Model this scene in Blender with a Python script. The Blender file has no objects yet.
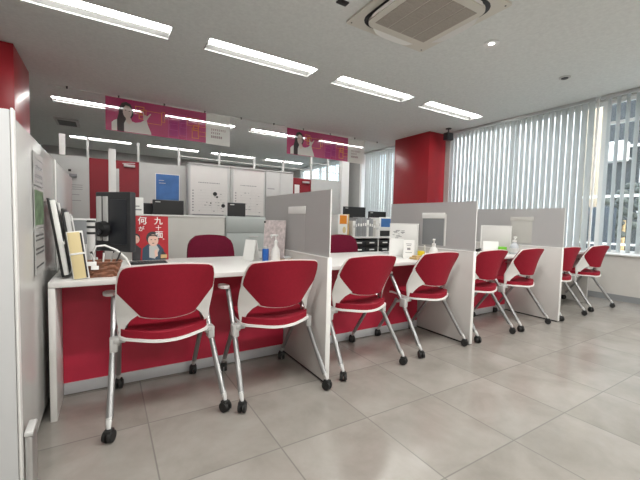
import bpy, bmesh, math, random
from mathutils import Vector, Matrix
random.seed(7)
C = bpy.context.scene.collection
PI = math.pi
CEIL = 2.913

# ------------------------------------------------------------------ materials
def mat(name, col, rough=.5, metal=0., noise=0., nscale=8., bump=0., bscale=60., spec=.5,
        emit=None, estr=0., coat=0., alpha=None, trans=None):
    m = bpy.data.materials.new(name); m.use_nodes = True
    nt = m.node_tree; N = nt.nodes; L = nt.links
    b = N['Principled BSDF']; out = N['Material Output']
    b.inputs['Base Color'].default_value = (*col, 1)
    b.inputs['Roughness'].default_value = rough
    b.inputs['Metallic'].default_value = metal
    b.inputs['Specular IOR Level'].default_value = spec
    b.inputs['Coat Weight'].default_value = coat
    tc = N.new('ShaderNodeTexCoord')
    if noise:
        n = N.new('ShaderNodeTexNoise'); n.inputs['Scale'].default_value = nscale
        n.inputs['Detail'].default_value = 5
        r = N.new('ShaderNodeMapRange'); r.inputs['From Min'].default_value = .3; r.inputs['From Max'].default_value = .7
        r.inputs['To Min'].default_value = 1-noise; r.inputs['To Max'].default_value = 1+noise
        mx = N.new('ShaderNodeVectorMath'); mx.operation = 'SCALE'; mx.inputs[0].default_value = col
        L.new(tc.outputs['Object'], n.inputs['Vector']); L.new(n.outputs['Fac'], r.inputs['Value'])
        L.new(r.outputs['Result'], mx.inputs['Scale']); L.new(mx.outputs[0], b.inputs['Base Color'])
    if bump:
        n2 = N.new('ShaderNodeTexNoise'); n2.inputs['Scale'].default_value = bscale
        bp = N.new('ShaderNodeBump'); bp.inputs['Strength'].default_value = bump; bp.inputs['Distance'].default_value = .002
        L.new(tc.outputs['Object'], n2.inputs['Vector']); L.new(n2.outputs['Fac'], bp.inputs['Height'])
        L.new(bp.outputs['Normal'], b.inputs['Normal'])
    if emit:
        b.inputs['Emission Color'].default_value = (*emit, 1); b.inputs['Emission Strength'].default_value = estr
    if alpha is not None:
        t = N.new('ShaderNodeBsdfTransparent'); mixs = N.new('ShaderNodeMixShader')
        mixs.inputs[0].default_value = alpha
        L.new(t.outputs[0], mixs.inputs[1]); L.new(b.outputs[0], mixs.inputs[2]); L.new(mixs.outputs[0], out.inputs['Surface'])
    if trans is not None:
        t = N.new('ShaderNodeBsdfTranslucent'); t.inputs['Color'].default_value = (*col, 1); mixs = N.new('ShaderNodeMixShader')
        mixs.inputs[0].default_value = trans
        L.new(b.outputs[0], mixs.inputs[1]); L.new(t.outputs[0], mixs.inputs[2]); L.new(mixs.outputs[0], out.inputs['Surface'])
    return m

M = {}
M['ceil'] = mat('ceiling_board', (.76,.785,.765), .9, noise=.05, nscale=30, bump=.5, bscale=140)
M['wall'] = mat('painted_wall', (.55,.53,.50), .7, noise=.03)
M['wallgrey'] = mat('grey_wall', (.42,.42,.41), .7, noise=.03)
M['panel'] = mat('grey_office_panel', (.53,.545,.53), .5, noise=.02)
M['cab'] = mat('gloss_cabinet', (.52,.52,.505), .22, noise=.02, spec=.5)
M['cabend'] = mat('cabinet_end', (.62,.63,.64), .35)
M['white'] = mat('white_laminate', (.72,.71,.69), .35, noise=.015)
M['whitep'] = mat('white_plastic', (.84,.84,.82), .35)
M['paper'] = mat('paper', (.86,.86,.84), .6)
M['beige'] = mat('beige_panel', (.55,.54,.51), .6, noise=.02)
M['partw'] = mat('partition_laminate', (.62,.605,.585), .4, noise=.03, nscale=4)
M['greyg'] = mat('grey_green_steel', (.42,.455,.445), .45, noise=.02)
M['redpanel'] = mat('red_counter_panel', (.49,.021,.056), .45, noise=.05, nscale=15)
M['redchair'] = mat('red_chair_fabric', (.265,.009,.024), .65, noise=.05, nscale=60, bump=.3, bscale=500, spec=.2)
M['maroon'] = mat('maroon_chair_fabric', (.16,.006,.030), .7, spec=.2, noise=.1, nscale=60, bump=.4, bscale=400)
M['redcol'] = mat('red_column_paint', (.36,.014,.024), .32, noise=.03)
M['reddoor'] = mat('red_door_paint', (.24,.010,.02), .45)
M['alu'] = mat('brushed_aluminium', (.62,.62,.62), .32, metal=.9, noise=.03)
M['chairmetal'] = mat('chair_leg_paint', (.33,.33,.33), .32, metal=.7)
M['kick'] = mat('kick_plate', (.55,.56,.58), .4, metal=.3)
M['black'] = mat('black_plastic', (.012,.012,.013), .4)
M['rubber'] = mat('black_rubber', (.01,.01,.01), .6)
M['darkgrey'] = mat('dark_grey_plastic', (.028,.029,.032), .45)
M['screen'] = mat('screen_back', (.02,.022,.028), .3)
M['midgrey'] = mat('mid_grey_plastic', (.25,.26,.27), .5)
M['lgrey'] = mat('light_grey_plastic', (.55,.55,.54), .5)
M['skin'] = mat('printed_skin', (.78,.52,.42), .6)
M['ink'] = mat('black_ink', (.04,.04,.045), .6)
M['inkgrey'] = mat('grey_ink', (.3,.3,.31), .6)
M['blue'] = mat('blue_print', (.05,.16,.42), .5, noise=.25, nscale=3)
M['bluebottle'] = mat('blue_bottle', (.02,.12,.45), .3)
M['green'] = mat('green_plastic', (.16,.52,.03), .4)
M['yellow'] = mat('yellow_plastic', (.75,.6,.02), .4)
M['orange'] = mat('orange_card', (.75,.25,.01), .5)
M['cream'] = mat('cream_card', (.72,.6,.33), .6)
M['tan'] = mat('tan_wood', (.6,.42,.2), .5, noise=.15, nscale=20)
M['wicker'] = mat('brown_wicker', (.21,.085,.045), .6, noise=.4, nscale=45, bump=.8, bscale=80)
M['posterred'] = mat('poster_red', (.44,.012,.022), .5, noise=.1, nscale=12)
M['denim'] = mat('printed_denim', (.04,.075,.12), .6)
M['greenprint'] = mat('green_print', (.10,.17,.085), .5, noise=.6, nscale=25)
M['lamp'] = mat('lamp_tube', (1,1,1), .5, emit=(1,.99,.96), estr=17)
M['reflector'] = mat('lamp_reflector', (.26,.26,.25), .6)
M['lampdl'] = mat('downlight_bulb', (1,1,1), .5, emit=(1,.97,.9), estr=3)
M['acw'] = mat('ac_plastic', (.70,.68,.61), .45)
M['acgrille'] = mat('ac_grille', (.40,.365,.32), .8, noise=.1, nscale=120)
M['blind'] = mat('blind_fabric', (.72,.745,.74), .7, trans=.42)
M['frost'] = None
M['clearplastic'] = mat('clear_plastic', (.75,.8,.85), .15, alpha=.55)
M['maplines'] = mat('pink_map_print', (.66,.58,.58), .4, noise=.22, nscale=40)
M['asphalt'] = mat('street', (.30,.30,.29), .9, noise=.1)
M['facade'] = mat('dark_facade', (.022,.025,.028), .8, noise=.2)
M['facadebeige'] = mat('beige_facade', (.34,.28,.2), .8, noise=.05)
M['facadeglass'] = mat('facade_glass', (.012,.018,.022), .5, spec=.1)
M['darkblue'] = mat('dark_blue_paint', (.02,.03,.045), .5)
M['bush'] = mat('dark_leaves', (.05,.06,.05), .8, noise=.5, nscale=12)
# translucent banner stock (thin printed film, lamps show through)
BA = .88
M['bpink'] = mat('banner_pink', (.50,.008,.135), .35, alpha=BA)
M['bwhite'] = mat('banner_white', (.86,.86,.82), .4, alpha=BA)
M['bsuit'] = mat('banner_suit', (.74,.74,.70), .4, alpha=.90)
M['binder'] = mat('grey_binder', (.30,.31,.32), .5)
M['mapink'] = M['inkgrey']
M['bskin'] = mat('banner_skin', (.80,.68,.62), .5, alpha=.86)
M['bhair'] = mat('banner_hair', (.035,.03,.03), .5, alpha=.86)
M['borange'] = mat('banner_orange', (.85,.28,.05), .5, alpha=.86)
M['bpurple'] = mat('banner_purple', (.42,.02,.20), .5, alpha=.86)
M['blilac'] = mat('banner_lilac', (.60,.12,.36), .5, alpha=.86)
M['bink'] = mat('banner_ink', (.35,.2,.22), .5, alpha=.86)

def glass_mat(name, col, alpha, rough):
    m = bpy.data.materials.new(name); m.use_nodes = True
    nt = m.node_tree; N = nt.nodes; L = nt.links
    b = N['Principled BSDF']; b.inputs['Base Color'].default_value = (*col,1); b.inputs['Roughness'].default_value = rough
    g = N.new('ShaderNodeBsdfRefraction'); g.inputs['Roughness'].default_value = .5; g.inputs['IOR'].default_value = 1.02
    g.inputs['Color'].default_value = (.8,.82,.82,1)
    x = N.new('ShaderNodeMixShader'); x.inputs[0].default_value = alpha
    L.new(g.outputs[0], x.inputs[1]); L.new(b.outputs[0], x.inputs[2]); L.new(x.outputs[0], N['Material Output'].inputs['Surface'])
    return m
M['frost'] = glass_mat('frosted_acrylic', (.52,.51,.51), .80, .28)
M['paneglass'] = None
m = bpy.data.materials.new('window_glass'); m.use_nodes = True
nt = m.node_tree; b = nt.nodes['Principled BSDF']; b.inputs['Roughness'].default_value = .02; b.inputs['Base Color'].default_value = (.9,.95,.95,1)
t = nt.nodes.new('ShaderNodeBsdfTransparent'); t.inputs['Color'].default_value=(.93,.96,.95,1); x = nt.nodes.new('ShaderNodeMixShader'); x.inputs[0].default_value = .06
nt.links.new(t.outputs[0], x.inputs[1]); nt.links.new(b.outputs[0], x.inputs[2]); nt.links.new(x.outputs[0], nt.nodes['Material Output'].inputs['Surface'])
M['paneglass'] = m

def floor_mat():
    m = bpy.data.materials.new('stone_floor_tiles'); m.use_nodes = True
    nt = m.node_tree; N = nt.nodes; L = nt.links
    b = N['Principled BSDF']
    geo = N.new('ShaderNodeNewGeometry'); sep = N.new('ShaderNodeSeparateXYZ'); L.new(geo.outputs['Position'], sep.inputs[0])
    def axis(o, off):
        a = N.new('ShaderNodeMath'); a.operation = 'SUBTRACT'; a.inputs[1].default_value = off; L.new(o, a.inputs[0])
        d = N.new('ShaderNodeMath'); d.operation = 'MULTIPLY'; d.inputs[1].default_value = 2.0; L.new(a.outputs[0], d.inputs[0])
        r = N.new('ShaderNodeMath'); r.operation = 'PINGPONG'; r.inputs[1].default_value = .5; L.new(d.outputs[0], r.inputs[0])
        f = N.new('ShaderNodeMath'); f.operation = 'FLOOR'; L.new(d.outputs[0], f.inputs[0])
        return r.outputs[0], f.outputs[0]
    px, fx = axis(sep.outputs[0], .17); py, fy = axis(sep.outputs[1], .40-.01)
    mn = N.new('ShaderNodeMath'); mn.operation = 'MINIMUM'; L.new(px, mn.inputs[0]); L.new(py, mn.inputs[1])
    g = N.new('ShaderNodeMapRange'); g.inputs['From Min'].default_value = .002; g.inputs['From Max'].default_value = .009
    L.new(mn.outputs[0], g.inputs['Value'])
    comb = N.new('ShaderNodeCombineXYZ'); L.new(fx, comb.inputs[0]); L.new(fy, comb.inputs[1])
    wn = N.new('ShaderNodeTexWhiteNoise'); L.new(comb.outputs[0], wn.inputs['Vector'])
    add = N.new('ShaderNodeVectorMath'); add.operation = 'MULTIPLY_ADD'
    add.inputs[1].default_value = (7,7,7); L.new(wn.outputs['Color'], add.inputs[0]); L.new(geo.outputs['Position'], add.inputs[2])
    n1 = N.new('ShaderNodeTexNoise'); n1.inputs['Scale'].default_value = 2.6; n1.inputs['Detail'].default_value = 9; n1.inputs['Roughness'].default_value = .62; n1.inputs['Distortion'].default_value = .3
    L.new(add.outputs[0], n1.inputs['Vector'])
    cr = N.new('ShaderNodeValToRGB'); L.new(n1.outputs['Fac'], cr.inputs[0])
    cr.color_ramp.elements[0].position = .3; cr.color_ramp.elements[0].color = (.24,.222,.197,1)
    cr.color_ramp.elements[1].position = .72; cr.color_ramp.elements[1].color = (.355,.335,.305,1)
    mixc = N.new('ShaderNodeMix'); mixc.data_type = 'RGBA'; mixc.inputs[6].default_value = (.19,.18,.165,1)
    L.new(g.outputs[0], mixc.inputs[0]); L.new(cr.outputs[0], mixc.inputs[7]); L.new(mixc.outputs[2], b.inputs['Base Color'])
    rr = N.new('ShaderNodeMapRange'); rr.inputs['To Min'].default_value = .16; rr.inputs['To Max'].default_value = .26
    L.new(n1.outputs['Fac'], rr.inputs['Value']); L.new(rr.outputs[0], b.inputs['Roughness'])
    b.inputs['Specular IOR Level'].default_value = .75
    n3 = N.new('ShaderNodeTexNoise'); n3.inputs['Scale'].default_value = 5; L.new(geo.outputs['Position'], n3.inputs['Vector'])
    bp = N.new('ShaderNodeBump'); bp.inputs['Strength'].default_value = .35; bp.inputs['Distance'].default_value = .004
    L.new(n3.outputs['Fac'], bp.inputs['Height']); L.new(bp.outputs[0], b.inputs['Normal'])
    return m
M['floor'] = floor_mat()

def weave_mat():
    m = M['wicker']; nt = m.node_tree
    return m

# ------------------------------------------------------------------ mesh helpers
class MB:
    def __init__(s): s.bm = bmesh.new()
    def box(s, x0,x1,y0,y1,z0,z1, bev=0, seg=2, mtx=None):
        r = bmesh.ops.create_cube(s.bm, size=1)
        vs = r['verts']
        for v in vs:
            v.co = Vector((x0+(v.co.x+.5)*(x1-x0), y0+(v.co.y+.5)*(y1-y0), z0+(v.co.z+.5)*(z1-z0)))
        if bev:
            es = list({e for v in vs for e in v.link_edges})
            rr = bmesh.ops.bevel(s.bm, geom=es, offset=bev, segments=seg, profile=.5, affect='EDGES')
            vs = list({v for f in rr['faces'] for v in f.verts} | {v for v in vs if v.is_valid})
        if mtx is not None: bmesh.ops.transform(s.bm, matrix=mtx, verts=[v for v in vs if v.is_valid])
        return s
    def cyl(s, p, q, r0, r1=None, n=16, caps=True):
        p, q = Vector(p), Vector(q); d = q-p
        r = bmesh.ops.create_cone(s.bm, cap_ends=caps, segments=n, radius1=r0, radius2=r0 if r1 is None else r1, depth=d.length)
        mt = Matrix.Translation((p+q)/2) @ d.to_track_quat('Z','Y').to_matrix().to_4x4()
        bmesh.ops.transform(s.bm, matrix=mt, verts=r['verts'])
        return s
    def tube(s, pts, r, n=10):
        pts = [Vector(p) for p in pts]; rings = []
        up = Vector((0,0,1))
        for i, p in enumerate(pts):
            d = (pts[min(i+1,len(pts)-1)]-pts[max(i-1,0)]).normalized()
            a = d.cross(up) if abs(d.z) < .95 else d.cross(Vector((0,1,0)))
            a.normalize(); b = d.cross(a).normalized()
            rr = r[i] if isinstance(r,(list,tuple)) else r
            rings.append([s.bm.verts.new(p+a*rr*math.cos(2*PI*k/n)+b*rr*math.sin(2*PI*k/n)) for k in range(n)])
        for i in range(len(rings)-1):
            for k in range(n):
                s.bm.faces.new((rings[i][k], rings[i][(k+1)%n], rings[i+1][(k+1)%n], rings[i+1][k]))
        s.bm.faces.new(rings[0]); s.bm.faces.new(rings[-1][::-1])
        return s
    def lathe(s, prof, c=(0,0,0), n=20):
        rings = []
        for r, z in prof:
            rings.append([s.bm.verts.new((c[0]+max(r,1e-4)*math.cos(2*PI*k/n), c[1]+max(r,1e-4)*math.sin(2*PI*k/n), c[2]+z)) for k in range(n)])
        for i in range(len(rings)-1):
            for k in range(n):
                s.bm.faces.new((rings[i][k], rings[i][(k+1)%n], rings[i+1][(k+1)%n], rings[i+1][k]))
        s.bm.faces.new(rings[0][::-1]); s.bm.faces.new(rings[-1])
        return s
    def prism(s, poly, fn, t0, t1):
        """extrude 2-D outline poly between depths t0,t1; fn(u,v,t)->xyz"""
        a = [s.bm.verts.new(fn(u,v,t0)) for u,v in poly]; b = [s.bm.verts.new(fn(u,v,t1)) for u,v in poly]
        n = len(poly)
        for i in range(n): s.bm.faces.new((a[i],a[(i+1)%n],b[(i+1)%n],b[i]))
        s.bm.faces.new(a[::-1]); s.bm.faces.new(b)
        return s
    def sheet(s, rows, fn, t0, t1):
        """closed curved slab: rows = list of lists of (u,v) of equal length, fn(u,v,t)->xyz"""
        A = [[s.bm.verts.new(fn(u,v,t0)) for u,v in r] for r in rows]
        B = [[s.bm.verts.new(fn(u,v,t1)) for u,v in r] for r in rows]
        R, K = len(rows), len(rows[0])
        for i in range(R-1):
            for k in range(K-1):
                s.bm.faces.new((A[i][k],A[i][k+1],A[i+1][k+1],A[i+1][k]))
                s.bm.faces.new((B[i][k],B[i+1][k],B[i+1][k+1],B[i][k+1]))
        for i in range(R-1):
            s.bm.faces.new((A[i][0],A[i+1][0],B[i+1][0],B[i][0])); s.bm.faces.new((A[i][-1],B[i][-1],B[i+1][-1],A[i+1][-1]))
        for k in range(K-1):
            s.bm.faces.new((A[0][k],B[0][k],B[0][k+1],A[0][k+1])); s.bm.faces.new((A[-1][k],A[-1][k+1],B[-1][k+1],B[-1][k]))
        return s
    def ell(s, c, r, n=12, mtx=None):
        rr = bmesh.ops.create_uvsphere(s.bm, u_segments=n, v_segments=n//2+2, radius=1)
        mt = Matrix.Translation(c) @ (mtx or Matrix()) @ Matrix.Diagonal((*r,1))
        bmesh.ops.transform(s.bm, matrix=mt, verts=rr['verts']); return s
    def build(s, name, m, parent=None, smooth=True):
        bmesh.ops.recalc_face_normals(s.bm, faces=s.bm.faces)
        me = bpy.data.meshes.new(name); s.bm.to_mesh(me); s.bm.free()
        if smooth:
            for p in me.polygons: p.use_smooth = True
            try: me.set_sharp_from_angle(angle=math.radians(38))
            except Exception: pass
        me.materials.append(m)
        o = bpy.data.objects.new(name, me); C.objects.link(o)
        if parent: o.parent = parent
        return o

def thing(name, label, cat, loc=(0,0,0), rz=0, group=None):
    o = bpy.data.objects.new(name, None); C.objects.link(o)
    o.empty_display_size = .05
    o.location = loc; o.rotation_euler = (0,0,rz); o['label'] = label; o['category'] = cat
    if group: o['group'] = group
    return o
def tag(o, label, cat, group=None):
    o['label'] = label; o['category'] = cat
    if group: o['group'] = group
    return o
def struct(name, mb, m, parent=None, smooth=False):
    o = mb.build(name, m, parent, smooth)
    if not parent: o['kind'] = 'structure'
    return o
def dup(root, loc, rz=0, label=None, group=None):
    def cp(o, par):
        c = o.copy(); C.objects.link(c)
        if par: c.parent = par
        for ch in list(o.children): cp(ch, c)
        return c
    r = cp(root, None); r.location = loc; r.rotation_euler = (0,0,rz)
    if label: r['label'] = label
    if group: r['group'] = group
    return r
def RZ(a): return Matrix.Rotation(a,4,'Z')
def text_bm(txt, size, depth=.0004):
    cu = bpy.data.curves.new('lettering','FONT'); cu.body = txt; cu.size = size; cu.extrude = depth; cu.align_x='CENTER'; cu.align_y='CENTER'
    cu.offset = size*.012
    o = bpy.data.objects.new('lettering', cu); C.objects.link(o)
    bpy.context.view_layer.update()
    me = bpy.data.meshes.new_from_object(o.evaluated_get(bpy.context.evaluated_depsgraph_get()))
    bpy.data.objects.remove(o)
    return me
def text_part(name, lines, m, parent, place):
    """lines: list of (txt,size,u,v); place: 4x4 from text plane (x right, y up) to parent space"""
    mb = MB()
    for txt,size,u,v in lines:
        me = text_bm(txt,size)
        me.transform(place @ Matrix.Translation((u,v,0)))
        mb.bm.from_mesh(me)
    return mb.build(name, m, parent, smooth=False)
FRONT = Matrix.Rotation(PI/2,4,'X')      # text facing -Y

# ------------------------------------------------------------------ setting
X0r, X1r, Y0r, Y1r = -3.2, 6.2, -3.6, 12.2
fl = MB(); fl.box(X0r-.2, X1r+.15, Y0r-.1, Y1r+.1, -.1, 0); struct('floor', fl, M['floor'])

# ceiling with recesses for the troffers
LX = [(-.75,.58),(.94,2.28),(2.63,3.97),(4.31,5.65)]
rows = [(3.84,4.14),(7.12,7.42),(10.4,10.7)]
xs = sorted({X0r-.2, X1r+.15, *[v for p in LX for v in p]}); ys = sorted({Y0r-.1, Y1r+.1, *[v for p in rows for v in p]})
cb = MB()
def quad(bm, pts): bm.faces.new([bm.verts.new(p) for p in pts])
for i in range(len(xs)-1):
    for j in range(len(ys)-1):
        hole = any(abs(xs[i]-a)<1e-6 for a,_ in LX) and any(abs(ys[j]-a)<1e-6 for a,_ in rows)
        if hole: continue
        quad(cb.bm, [(xs[i],ys[j],CEIL),(xs[i+1],ys[j],CEIL),(xs[i+1],ys[j+1],CEIL),(xs[i],ys[j+1],CEIL)])
bmesh.ops.remove_doubles(cb.bm, verts=cb.bm.verts, dist=1e-5)
cb.box(X0r-.2, X1r+.15, Y0r-.1, Y1r+.1, CEIL+.09, CEIL+.13)
cobj = struct('ceiling', cb, M['ceil'])

struct('wall_left', MB().box(X0r-.12,X0r,Y0r,Y1r,0,CEIL), M['wallgrey'])
struct('wall_back', MB().box(X0r-.12,X1r+.12,Y1r,Y1r+.1,0,CEIL), M['wallgrey'])
struct('wall_front', MB().box(X0r-.12,X1r+.12,Y0r-.1,Y0r,0,CEIL), M['wall'])
# right wall with three window openings
WS, WT = .66, 2.86
win = [(0.2,4.95),(6.1,7.72),(8.9,11.6)]
rw = MB(); XW = 6.18
def rb(y0,y1,z0,z1): rw.box(XW,XW+.15,y0,y1,z0,z1)
rb(Y0r,Y1r,0,WS); rb(Y0r,Y1r,WT,CEIL)
yy = Y0r
for a,b_ in win: rb(yy,a,WS,WT); yy = b_
rb(yy,Y1r,WS,WT)
struct('wall_right', rw, M['wall'])
struct('baseboard_right', MB().box(XW-.012,XW-.001,Y0r,5.04,0,.085), M['midgrey'])
for k,(a,b_) in enumerate(win,1):
    w = MB(); fx0,fx1 = XW+.05, XW+.10
    w.box(fx0,fx1,a,b_,WS,WS+.05); w.box(fx0,fx1,a,b_,WT-.05,WT)
    n = 3 if k==1 else 1
    ms = [a+.02, b_-.02] + ([2.28, .95, 3.65] if k==1 else [(a+b_)/2])
    for y in ms: w.box(fx0-.02,fx1,y-.03,y+.03,WS,WT)
    if k==1: w.box(fx0,fx1,a,2.28,2.52,2.56)
    fr = struct('window_%d'%k, w, M['whitep'])
    g = MB(); g.box(XW+.07,XW+.076,a+.03,b_-.03,WS+.05,WT-.05); g.build('glass', M['paneglass'], fr, False)
    s = MB(); s.box(XW-.035,XW+.05,a,b_,WS-.02,WS+.004,.004); s.build('window_sill', M['whitep'], fr)

# ------------------------------------------------------------------ vertical blinds
def blind(label, y0,y1, pitch, ang, z0=.69, x=6.1, group='vertical window blinds'):
    t = thing('vertical_blind', label, 'blind', (x,(y0+y1)/2,z0), 0, group)
    L_ = (y1-y0)/2
    MB().box(-.025,.025,-L_,L_, CEIL-z0-.045, CEIL-z0-.003,.004).build('headrail', M['alu'], t)
    sl = MB(); ch = MB(); n = int((y1-y0)/pitch)
    for i in range(n):
        yc = -L_+pitch*(i+.5); a = ang+random.uniform(-.06,.06)
        rows_ = []
        for zz in (0, CEIL-z0-.05):
            rows_.append([((k/4-.5)*.092, zz) for k in range(5)])
        def fn(u,v,tt,yc=yc,a=a):
            c = .006*(1-(u/.046)**2)
            lx, ly = c+tt, u
            return (lx*math.cos(a)-ly*math.sin(a), yc+lx*math.sin(a)+ly*math.cos(a), v)
        sl.sheet(rows_, fn, 0, .0012)
    sl.build('slats', M['blind'], t)
    return t
blind('long run of nearly closed pale grey vertical blinds between red column and open slats', 2.36, 4.93, .09, -.23)
blind('opened white vertical slats at far right showing the dark street outside', .25, 2.30, .105, -.74)
blind('pale closed vertical blinds to the left of the tall red column', 6.12, 7.70, .09, -.06, x=6.08)
blind('far pale blinds seen above the glazed partition at back right', 8.92, 11.55, .09, -.2)
# white jamb strip and wand between the two front blinds
tag(MB().box(6.085,6.115,2.318,2.342,.70,CEIL-.004,.003).build('blind_end_slat', M['whitep']),
    'bright white upright strip where closed slats meet open slats', 'blind strip')
# wall piece between the two back windows
struct('wall_panel_right', MB().box(6.10,XW-.002,7.9,8.86,0,CEIL-.002), M['wallgrey'])
struct('trim_1', MB().box(6.05,XW-.002,7.76,7.84,0,CEIL-.002), M['whitep'])

# ------------------------------------------------------------------ columns
def column(label, x0,x1,y0,y1):
    t = MB().box(x0,x1,y0,y1,0,CEIL-.002,.004).build('red_column', M['redcol'])
    return t
c1 = column('', -1.6,-.865,5.2,6.12); tag(c1,'glossy red column at far left behind the grey cabinets','column')
c2 = column('', 5.665,6.16,5.05,6.06); tag(c2,'tall red column beside the window blinds at right','column')

# ------------------------------------------------------------------ ceiling lights
def troffer(label):
    t = thing('ceiling_light', label, 'ceiling light', (0,0,CEIL), 0, 'recessed linear ceiling lights')
    h = .664; w = .148
    r = MB()
    prof = [(-w,0),(-w,.02),(-.055,.062),(.055,.062),(w,.02),(w,0),(w-.004,0),(w-.004,.016),(.052,.056),(-.052,.056),(-w+.004,.016),(-w+.004,0)]
    r.prism([(a,b_) for a,b_ in prof], lambda u,v,tt:(tt,u,v+.001), -h, h)
    r.box(-h,-h+.004,-w,w,.001,.06); r.box(h-.004,h,-w,w,.001,.06)
    r.build('reflector', M['reflector'], t)
    l = MB()
    seg = [( -.036,.05)] + [(-.036*math.cos(PI*k/8), .020-.016*math.sin(PI*k/8)) for k in range(9)] + [(.036,.05)]
    l.prism(seg, lambda u,v,tt:(tt,u-.03,v), -h+.02, h-.02)
    l.build('lamp', M['lamp'], t)
    return t
lab = {(0,0):'long ceiling light at top left cut by the upper edge',(0,1):'ceiling light left of the ceiling air conditioner',(0,2):'ceiling light just below the ceiling air conditioner',(0,3):'ceiling light nearest the black ceiling speaker',
 (1,0):'ceiling light whose right end is behind the left banner',(1,1):'ceiling light behind the white text end of left banner',(1,2):'ceiling light between the two banners, ending behind the right one',(1,3):'ceiling light showing through the right banner',
 (2,0):'farthest-row light above the red double doors',(2,1):'farthest-row light above the blue poster',(2,2):'farthest-row light above the two whiteboards',(2,3):'farthest-row light above the small red door'}
base = None
for (r_,k),tx in lab.items():
    a,b_ = LX[k]; loc = ((a+b_)/2, sum(rows[r_])/2, CEIL)
    if base is None: base = troffer(tx); base.location = loc
    else: dup(base, loc, 0, tx)
# real lamps of the rows over and behind the camera (outside the frame)
for (x,y) in [(-.1,.7),(1.6,.7),(3.3,.7),(4.95,.7),(-.1,-2.5),(1.6,-2.5),(3.3,-2.5),(4.95,-2.5)]:
    ld = bpy.data.lights.new('ceiling_lamp','AREA'); ld.shape='RECTANGLE'; ld.size=1.3; ld.size_y=.12; ld.energy=19; ld.color=(1,.985,.95)
    lo = bpy.data.objects.new('ceiling_lamp', ld); lo.location=(x,y,CEIL-.01); C.objects.link(lo)

# ------------------------------------------------------------------ ceiling air conditioner
def rrect(hx,hy,r,n=5):
    p=[]
    for cx,cy,a0 in ((hx-r,hy-r,0),(-hx+r,hy-r,PI/2),(-hx+r,-hy+r,PI),(hx-r,-hy+r,1.5*PI)):
        for k in range(n+1): a=a0+PI/2*k/n; p.append((cx+r*math.cos(a),cy+r*math.sin(a)))
    return p
ac = thing('air_conditioner','square cream four-way cassette air conditioner set in the ceiling','air conditioner',(2.44,2.29,CEIL))
MB().prism(rrect(.505,.505,.02), lambda u,v,t:(u,v,t), -.022, -.001).build('cover_panel', M['acw'], ac)
MB().prism(rrect(.425,.425,.15), lambda u,v,t:(u,v,t), -.026, -.0221).build('air_slot', M['black'], ac)
MB().prism(rrect(.385,.385,.11), lambda u,v,t:(u,v,t), -.05, -.0261).build('grille_frame', M['acw'], ac)
for k in range(4):
    cx = -.24+.16*k
    g = MB(); g.box(cx-.075,cx+.075,-.30,.30,-.053,-.0501)
    for q in range(14): g.box(cx-.075,cx+.075,-.28+q*.041,-.275+q*.041,-.0545,-.053)
    g.build('intake_grille', M['acgrille'], ac, False)
for k in range(4):
    f = MB(); a = k*PI/2
    rws = []
    for i in range(9):
        s = -1+2*i/8; e = .27*s
        w = .062*math.sqrt(max(0.06,1-abs(s)**3.5))
        rws.append([(e,j/5*w) for j in range(6)])
    f.sheet(rws, lambda u,v,t: tuple(RZ(a) @ Vector((u, .372+v*1.15, -.034-.45*v-t))), 0, .004)
    f.build('louvre_flap', M['whitep'], ac)
    MB().cyl(tuple(RZ(a)@Vector((.465,.465,-.022))), tuple(RZ(a)@Vector((.465,.465,-.0235))), .008,n=10).build('screw', M['darkgrey'], ac)
ac2 = thing('air_conditioner','small dark slotted ceiling vent unit at upper left in the back office','air conditioner',(-.66,8.88,CEIL))
MB().box(-.2,.2,-.3,.3,-.03,-.001,.005).build('cover_panel', M['lgrey'], ac2)
MB().box(-.15,.15,-.22,.22,-.036,-.0301).build('air_slot', M['black'], ac2)
# downlights / sensors
d = thing('downlight','small round lit downlight in the ceiling right of the air conditioner','downlight',(3.42,2.28,CEIL))
MB().lathe([(.04,-.002),(.075,-.002),(.078,-.012),(.042,-.008)]).build('trim_ring', M['whitep'], d)
MB().lathe([(.0,-.0025),(.034,-.0025),(.03,-.010),(.0,-.014)]).build('bulb', M['lampdl'], d)
d = thing('ceiling_sensor','small unlit round ceiling fitting above the window blinds','ceiling sensor',(4.95,2.27,CEIL))
MB().lathe([(.0,-.001),(.065,-.001),(.063,-.010),(.045,-.014),(.0,-.014)]).build('rim', M['lgrey'], d)
MB().lathe([(.0,-.0141),(.042,-.0141),(.034,-.022),(.0,-.024)]).build('lens', M['darkgrey'], d)
d = thing('ceiling_vent','small black slotted vent at top edge left of air conditioner','vent',(1.745,2.575,CEIL))
MB().box(-.05,.05,-.03,.03,-.012,-.001,.002).build('frame', M['black'], d)
# black ceiling speaker
sp = thing('ceiling_speaker','black speaker on a short bracket under ceiling by red column','speaker',(5.80,4.70,CEIL))
b_ = MB(); b_.cyl((0,0,-.001),(0,0,-.014),.055); b_.cyl((0,0,-.014),(0,0,-.09),.012); b_.cyl((-.04,0,-.09),(.04,0,-.09),.012)
b_.build('bracket', M['black'], sp)
MB().box(-.085,.085,-.06,.06,-.235,-.0905,.015).build('speaker_cabinet', M['black'], sp)
MB().box(-.07,.07,-.066,-.0605,-.22,-.105,.002).build('speaker_grille', M['darkgrey'], sp)

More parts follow.
